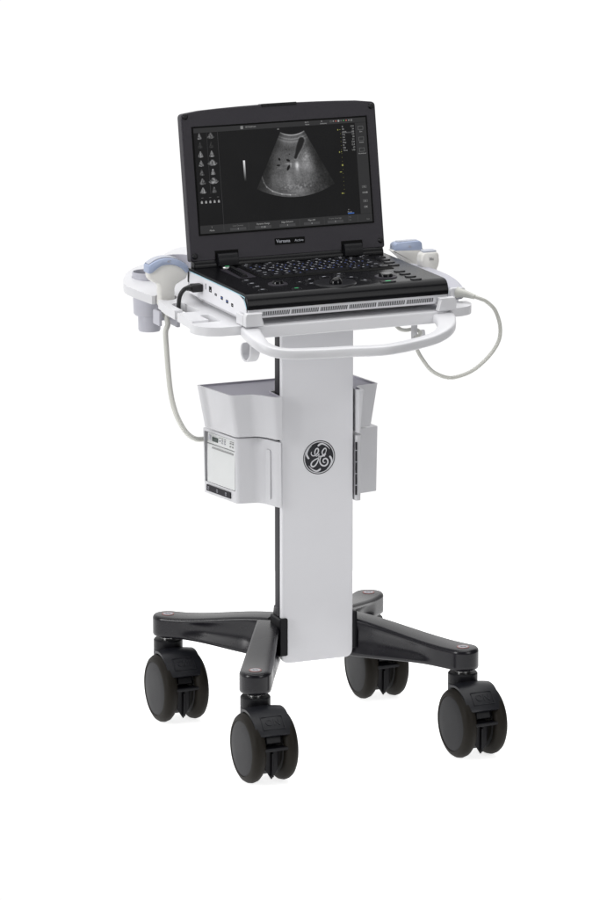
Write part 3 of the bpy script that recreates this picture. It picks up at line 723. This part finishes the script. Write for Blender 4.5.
for i in range(3):
    bm = B(); sbx(bm, -.166+i*.0155, -.1620+i*.0155, .0655, .0662, 2); finish('tool_icon', bm, M['s_dim'], disp, mt=LM)
# picture meshes coloured by what the monitor shows
def picture(name, quads, mt, label=None):
    bm = B(); cl = bm.loops.layers.float_color.new('picture')
    for vs, cs in quads:
        f = bm.faces.new([bm.verts.new(v_) for v_ in vs])
        for l, c_ in zip(f.loops, cs): l[cl] = (c_, c_, c_*1.02, 1)
    bmesh.ops.transform(bm, matrix=mt, verts=bm.verts[:])
    off = wloc(disp); c = Vector(sum((v_.co for v_ in bm.verts), Vector())/len(bm.verts)); bmesh.ops.translate(bm, vec=-c, verts=bm.verts[:])
    me = bpy.data.meshes.new(name); bm.to_mesh(me); bm.free(); me.materials.append(M['s_pic'])
    ob = bpy.data.objects.new(name, me); C.objects.link(ob); ob.parent = disp; ob.location = c-off
    if label: ob['label'] = label
    return ob
R0, R1, TA = .0500, .1655, math.radians(28.2)
AX, AZ = .0232, .194+.0270
def g(x, z, cx, cz, a, b_, rot=0):
    dx, dz_ = x-cx, z-cz; cr, sr = math.cos(rot), math.sin(rot); u, v_ = (dx*cr+dz_*sr)/a, (-dx*sr+dz_*cr)/b_
    return math.exp(-(u*u+v_*v_))
def s01(x, a, b_): 
    t = max(0, min(1, (x-a)/(b_-a))); return t*t*(3-2*t)
diaph = [(-.0440, .1000), (-.0400, .0860), (-.0350, .0775), (-.0240, .0690), (-.0060, .0625), (.0110, .0600), (.022, .0600)]
def scan(r, th, px, pz):
    d_ = r-.050
    n1 = noise.noise(Vector((th*46, r*330, 1.3))); n2 = noise.noise(Vector((th*150, r*900, 4.1))); n3 = noise.noise(Vector((px*38, pz*38, 9)))
    n4 = noise.noise(Vector((px*110, pz*150, 2)))
    v_ = .345+.055*n1+.075*n2+.06*n3+.03*n4
    v_ *= .80+.25*s01(r, .06, .09)
    v_ += .16*math.exp(-((r-.0585)/.0012)**2)+.13*math.exp(-((r-.0635)/.002)**2)+.20*math.exp(-((r-.0512)/.0010)**2)*1.6
    v_ += .10*(1-s01(r, .066, .076))
    v_ -= .17*s01(px, .040, .075)*(1-.4*g(px, pz, .046, .12, .02, .03))
    v_ -= .12*s01(-px, .012, .040)
    v_ += .17*g(px, pz, .0480, .1300, .0085, .011)*(.7+1.0*abs(n4)+.5*n1)+.12*g(px, pz, .044, .112, .010, .009)+.09*g(px, pz, .057, .109, .009, .012)
    v_ += .07*g(px, pz, .040, .095, .030, .018)
    v_ += .42*g(px, pz, .0283, .1135, .0038, .0068)+.10*g(px, pz, .0285, .100, .0045, .012)
    v_ += .16*s01(n1+.3*n3, -.1, .5)*(g(px, pz, .006, .0750, .011, .0045)+g(px, pz, .0345, .0755, .011, .0055)+.8*g(px, pz, .050, .0750, .007, .004))+.12*g(px, pz, .034, .0655, .016, .005)
    v_ += .10*g(px, pz, -.012, .086, .016, .012)+.08*g(px, pz, .009, .092, .006, .016)
    for a_, b_ in zip(diaph, diaph[1:]):
        A_, B_ = Vector(a_), Vector(b_); P_ = Vector((px, pz)); t = max(0, min(1, (P_-A_).dot(B_-A_)/(B_-A_).length_squared)); dd_ = (P_-(A_+(B_-A_)*t)).length
        k_ = .30*math.exp(-(dd_/.0013)**2)
        v_ = max(v_, v_*.9+k_*(1 if px < .012 else .5))
    # gall bladder
    P_ = Vector((px, pz)); A_ = Vector((.0265, .1285)); B_ = Vector((.0405, .1590)); t = max(0, min(1, (P_-A_).dot(B_-A_)/(B_-A_).length_squared)); dd_ = (P_-(A_+(B_-A_)*t)).length
    dd_ += .0006*n3; rr_ = .0032+.0028*s01(t, .1, .75)
    gb = 1-s01(dd_, rr_-.0020, rr_+.0012); v_ = v_*(1-gb)+(.12+.03*n2)*gb; v_ += .10*math.exp(-((dd_-rr_-.0014)/.0010)**2)*(1 if px > P_.x-1 and px > .0335+(.159-pz)*-.3 else .2)*.8
    for cx, cz, a_, b_, ro in ((.0112, .1238, .0042, .0022, -.45), (.0108, .1100, .0026, .0058, -.5), (-.0062, .1268, .0022, .0028, .4), (-.0088, .1158, .0038, .0016, 0), (.0090, .1440, .0012, .0010, 0), (.0148, .1352, .0012, .0009, 0)):
        k_ = g(px, pz, cx, cz, a_, b_, ro); v_ *= 1-.92*s01(k_, .25, .62)
    v_ += .26*g(px, pz, .0115, .1175, .0065, .0009)+.16*g(px, pz, .0165, .1150, .0016, .004)+.07*g(px, pz, -.006, .1105, .008, .0012)
    v_ *= 1-.28*s01(abs(th)/TA, .62, 1.0)-.12*s01(-th/TA, .1, .8)
    return max(.02, v_)
NR, NT = 230, 210
def enc(v_): return max(0, min(1, v_))**2.2*.86
grid = []
for i in range(NR+1):
    r = R0+(R1-R0)*i/NR; row = []
    for j in range(NT+1):
        th = -TA+2*TA*j/NT; x = AX+r*math.sin(th); z = AZ-r*math.cos(th)
        row.append(((x, -.00040, z), enc(scan(r, th, x, z))))
    grid.append(row)
zcut = .1846
quads = []
for i in range(NR):
    for j in range(NT):
        q = (grid[i][j], grid[i][j+1], grid[i+1][j+1], grid[i+1][j])
        if max(p[0][2] for p in q) > zcut: continue
        quads.append(([p[0] for p in q], [p[1] for p in q]))
picture('scan_fan', quads, LM)
# grey scale wedge
quads = []
for i in range(20):
    z1 = .1292-i*.00199; z0 = z1-.00199; c1 = (1-i/20)**1.6*.8; c0 = (1-(i+1)/20)**1.6*.8
    quads.append(([(-.0785, -.0004, z0), (-.0748, -.0004, z0), (-.0748, -.0004, z1), (-.0785, -.0004, z1)], [c0, c0, c1, c1]))
picture('grey_wedge', quads, LM)
# thumbnails, each a small scan picture
rr_ = random.Random(8)
for r in range(7):
    for c_ in range(2):
        cx, cz = (-.1615, -.1393)[c_], .1790-r*.0166; quads = []; kind = rr_.random(); seed = rr_.random()*50
        ta = math.radians(20+14*rr_.random()); bright = .33+.18*rr_.random()
        if r in (3, 5) and c_ == 1: ta = math.radians(48)
        if r == 1: bright = .2
        NA = 14
        def val(i, j):
            r_ = i/NA; th = -1+2*j/NA
            return enc(bright*(.95+.7*noise.noise(Vector((th*2.2+seed, r_*3.5, 1)))+.4*noise.noise(Vector((th*7+seed, r_*11, 1))))*(1-.5*abs(th)**3))
        def pt(i, j):
            r_ = .0025+.0112*i/NA; th = ta*(-1+2*j/NA); return (cx+r_*math.sin(th), -.0004, cz+.0078-r_*math.cos(th))
        for i in range(NA):
            for j in range(NA):
                ij = ((i, j), (i, j+1), (i+1, j+1), (i+1, j)); quads.append(([pt(*k) for k in ij], [val(*k) for k in ij]))
        picture('scan_thumbnail', quads, LM)

# ------------------------------------------------------------------ probes
def outline_solid(bm, pts, y0, y1, taper=.8, mi=0, n=7):
    """thick pebble-like body from an outline in XZ, rounded towards both faces"""
    cx = sum(p[0] for p in pts)/len(pts); cz = sum(p[1] for p in pts)/len(pts); ym = (y0+y1)/2; hh = (y1-y0)/2
    rings = []; N = len(pts); P = [Vector(p) for p in pts]
    area = sum(P[i].x*P[(i+1) % N].y-P[(i+1) % N].x*P[i].y for i in range(N)); sg = 1 if area > 0 else -1
    nrm = []
    for i in range(N):
        t = (P[(i+1) % N]-P[i-1]).normalized(); nrm.append(Vector((t.y, -t.x))*sg)
    for k in range(n+1):
        a = -PI/2+PI*k/n; s_ = math.sin(a); inset = (1-math.cos(a)**.7)*taper if abs(math.cos(a)) > 1e-6 else taper
        rings.append([bm.verts.new((P[i].x-nrm[i].x*inset, ym+hh*s_, P[i].y-nrm[i].y*inset)) for i in range(N)])
    for A_, B_ in zip(rings, rings[1:]):
        for i in range(N): bm.faces.new((A_[i], A_[(i+1) % N], B_[(i+1) % N], B_[i])).material_index = mi
    bm.faces.new(rings[0]).material_index = mi; bm.faces.new(rings[-1][::-1]).material_index = mi
blue = [(-0.2816, 0.8710), (-0.2818, 0.8797), (-0.2808, 0.8858), (-0.2677, 0.8932), (-0.2562, 0.8964), (-0.2447, 0.8971), (-0.2316, 0.8952), (-0.2186, 0.8902), (-0.2055, 0.8818), (-0.2022, 0.8757), (-0.2023, 0.8695), (-0.2072, 0.8664), (-0.2137, 0.8732), (-0.2219, 0.8790), (-0.2311, 0.8824), (-0.2399, 0.884), (-0.2497, 0.8837), (-0.2579, 0.8816), (-0.2678, 0.8755), (-0.2744, 0.8710)]
body = [(-0.2806, 0.8722), (-0.2794, 0.8603), (-0.2696, 0.8528), (-0.2615, 0.8481), (-0.2589, 0.8417), (-0.2590, 0.8325), (-0.2585, 0.8247), (-0.2565, 0.8053), (-0.2300, 0.8029), (-0.2280, 0.8222), (-0.2275, 0.83), (-0.2275, 0.8394), (-0.2244, 0.8454), (-0.2162, 0.8501), (-0.2051, 0.8564), (-0.2026, 0.8686), (-0.2119, 0.8785), (-0.2219, 0.8850), (-0.2399, 0.8895), (-0.2579, 0.8875), (-0.2727, 0.8790)]
cv = root('ultrasound_probe', 'curved white and blue ultrasound probe standing in the left end slot of the tray', 'probe', (-.243, .056, .80), 'ultrasound probes held by the cart tray')
bm = B(); outline_solid(bm, cat(body, 3), .0465, .0675, .0045); finish('probe_body', bm, M['probe'], cv, smooth=60)
bm = B(); outline_solid(bm, cat(blue, 3), .0435, .0705, .0016); ln = finish('probe_lens', bm, M['lens'], cv, smooth=60)
tp = cat([(-.2800, .8868), (-.2677, .8938), (-.2562, .8970), (-.2447, .8977), (-.2316, .8958), (-.2186, .8908), (-.2065, .8830)], 4, False)
bm = B(); A_ = [[bm.verts.new((p.x, y, p.y+dz_)) for p in tp] for y, dz_ in ((.0480, -.002), (.0480, .0012), (.0665, .0012), (.0665, -.002))]
for a, b_ in ((0, 1), (1, 2), (2, 3)):
    for i in range(len(tp)-1): bm.faces.new((A_[a][i], A_[a][i+1], A_[b_][i+1], A_[b_][i]))
finish('contact_strip', bm, M['lenstop'], ln)
bm = B(); text_mesh(bm, '4C', .0065, FRONT(-.2415, .0433, .8905), .0003, bold=.0001); finish('lettering', bm, M['badge'], ln)
bm = B(); pts = [(-.243, .056, .812), (-.2435, .055, .800), (-.244, .052, .785)]; tube(bm, cat(pts, 4, False), [.0125-.006*i/8 for i in range(9)], 18); finish('strain_relief', bm, M['probe'], cv, smooth=60)
cl = [(-.244, .055, .800), (-.2470, .045, .790), (-.2482, .035, .775), (-.2544, .03, .7666-.004), (-.2527, .03, .7291), (-.2491, .03, .682), (-.2444, .03, .644), (-.2367, .03, .6132), (-.2225, .036, .5848), (-.2015, .055, .5612), (-.1750, .083, .5440), (-.150, .100, .5380), (-.12, .102, .536), (-.09, .100, .536)]

bm = B(); tube(bm, cat(cl, 12, False), .0049, 20); finish('cable', bm, M['cable'], cv, smooth=60)

# linear probe
lt = [(0.2103, 0.876), (0.2112, 0.888), (0.2174, 0.892), (0.2628, 0.8932), (0.269, 0.8892), (0.2701, 0.873)]
lb = [(0.2110, 0.879), (0.2127, 0.8715), (0.2223, 0.8628), (0.2285, 0.8513), (0.2296, 0.820), (0.2320, 0.800), (0.2580, .800), (0.2608, 0.820), (0.2607, 0.8445), (0.263, 0.8532), (0.2687, 0.8639), (0.2699, 0.879)]
lin = root('ultrasound_probe', 'wide flat-topped white probe with blue cap, standing behind the right side of the console', 'probe', (.244, .06, .80), 'ultrasound probes held by the cart tray')
bm = B(); outline_solid(bm, cat(lb, 3), .0475, .0685, .0028); finish('probe_body', bm, M['probe'], lin, smooth=60)
bm = B(); outline_solid(bm, fil(lt, .004, 4), .0470, .0690, .0018); ln = finish('probe_lens', bm, M['lens'], lin, smooth=60)
bm = B(); prism(bm, rrect(.219, .262, .052, .064, .005), .8915, .8938); finish('contact_strip', bm, M['lenstop'], ln, bevel=.001)
bm = B(); text_mesh(bm, '9L', .0062, FRONT(.2435, .0467, .8825), .0003, bold=.0001); finish('lettering', bm, M['badge'], ln)
# phased probe
sp_ = [(0.2301, 0.8694), (0.2324, 0.8803), (0.2386, 0.8860), (0.2623, 0.8862), (0.2685, 0.8815), (0.2696, 0.8666), (0.2678, 0.857), (0.2649, 0.8530), (0.2655, 0.8426), (0.2640, .815), (0.2405, .815), (0.2388, 0.8446), (0.2335, 0.856)]
ph = root('ultrasound_probe', 'small narrow ivory probe beside the blue-capped flat probe, right of the console', 'probe', (.25, -.02, .817), 'ultrasound probes held by the cart tray')
bm = B(); outline_solid(bm, fil(sp_, .003, 4), -.032, -.006, .0045); pbd = finish('probe_body', bm, M['probe'], ph, smooth=60)
bm = B(); prism(bm, rrect(.2375, .2640, -.0290, -.0095, .004), .8835, .8878); finish('probe_lens', bm, M['lenstop'], ph, bevel=.0015)
bm = B(); text_mesh(bm, '3Sc', .0070, FRONT(.2515, -.0323, .8725), .0003, bold=.0002); finish('lettering', bm, M['mark'], pbd)

# ------------------------------------------------------------------ plugged connector on the right with its looping cable
cn = root('probe_connector', 'silver-grey connector at right side of console, its pale cable looping below the handle', 'connector', (.23, -.1, .817))
bm = B()
st_ = [(.215, .050, .838, .016, .016), (.222, .020, .838, .024, .019), (.230, -.03, .838, .027, .020), (.238, -.08, .8375, .025, .0185), (.2425, -.12, .836, .021, .0160), (.2440, -.150, .8335, .0165, .0130), (.2440, -.164, .8315, .0135, .0110)]
stc = cat([Vector(s[:3]) for s in st_], 5, False)
rad2 = cat([Vector((s[3], s[4], 0)) for s in st_], 5, False); rings = []
for p, r_ in zip(stc, rad2):
    rg = []
    for k in range(24):
        a = 2*PI*k/24; ca, sa = math.cos(a), math.sin(a)
        rg.append(bm.verts.new((p.x+math.copysign(abs(ca)**.55, ca)*r_.x, p.y, p.z+math.copysign(abs(sa)**.55, sa)*r_.y)))
    rings.append(rg)
for a, b_ in zip(rings, rings[1:]):
    for k in range(24): bm.faces.new((a[k], a[(k+1) % 24], b_[(k+1) % 24], b_[k]))
bm.faces.new(rings[0]); bm.faces.new(rings[-1][::-1])
finish('connector_body', bm, M['grey'], cn, smooth=60)
bm = B(); prism(bm, fil([(.226, .827), (.2565, .827), (.2565, .8405), (.2535, .8435), (.229, .8435), (.226, .840)], .003, 4), -.172, -.163, 'y'); finish('connector_collar', bm, M['tray'], cn, bevel=.001)
cr = [(.2425, -.168, .8345), (.2520, -.182, .8335), (.2640, -.196, .8295)]
bm = B(); pp = cat(cr, 6, False); tube(bm, pp, [.0105-.0060*(i/(len(pp)-1))**.7 for i in range(len(pp))], 18); finish('strain_relief', bm, M['cable'], cn, smooth=60)
cc = [(.2600, -.192, .831), (.2750, -.2, .8255), (.2869, -.2, .819), (.3032, -.2, .8028), (.3136, -.2, .774), (.3119, -.2, .7461), (.2939, -.2, .7195), (.2638, -.2, .6957), (.2336, -.2, .6851), (.2075, -.2, .6845), (.1813, -.195, .6969), (.1651, -.19, .7169), (.1560, -.18, .738), (.1600, -.165, .7540), (.1700, -.155, .7560), (.1760, -.150, .762), (.168, -.14, .7665), (.150, -.14, .7660), (.135, -.145, .7720), (.128, -.13, .785)]
bm = B(); tube(bm, cat(cc, 12, False), .0035, 20); finish('cable', bm, M['cable'], cn, smooth=60)

# ------------------------------------------------------------------ black power cord
pc = root('power_cord', 'black power cord plugged into the left side of the console', 'cable', (-.235, 0, .817))
bm = B(); prism(bm, rrect(-.2205, -.1995, .842, .8565, .003), -.019, -.002, 'y'); pl = finish('plug', bm, M['cord'], pc, bevel=.002, seg=3)
bm = B(); tube(bm, [(-.2210, -.0105, .8495), (-.2250, -.0100, .8500), (-.2290, -.0095, .8490)], [.0062, .0054, .0044], 16); finish('strain_relief', bm, M['cord'], pl, smooth=60)
bm = B(); tube(bm, cat([(-.220, -.0105, .8495), (-.2290, -.008, .8490), (-.2350, -.005, .8430), (-.2385, -.002, .8340), (-.2398, 0, .8220), (-.2400, .0, .808), (-.237, .002, .796), (-.225, .01, .789), (-.200, .03, .788), (-.12, .04, .789)], 6, False), .0040, 14); finish('cord', bm, M['cord'], pc, smooth=60)
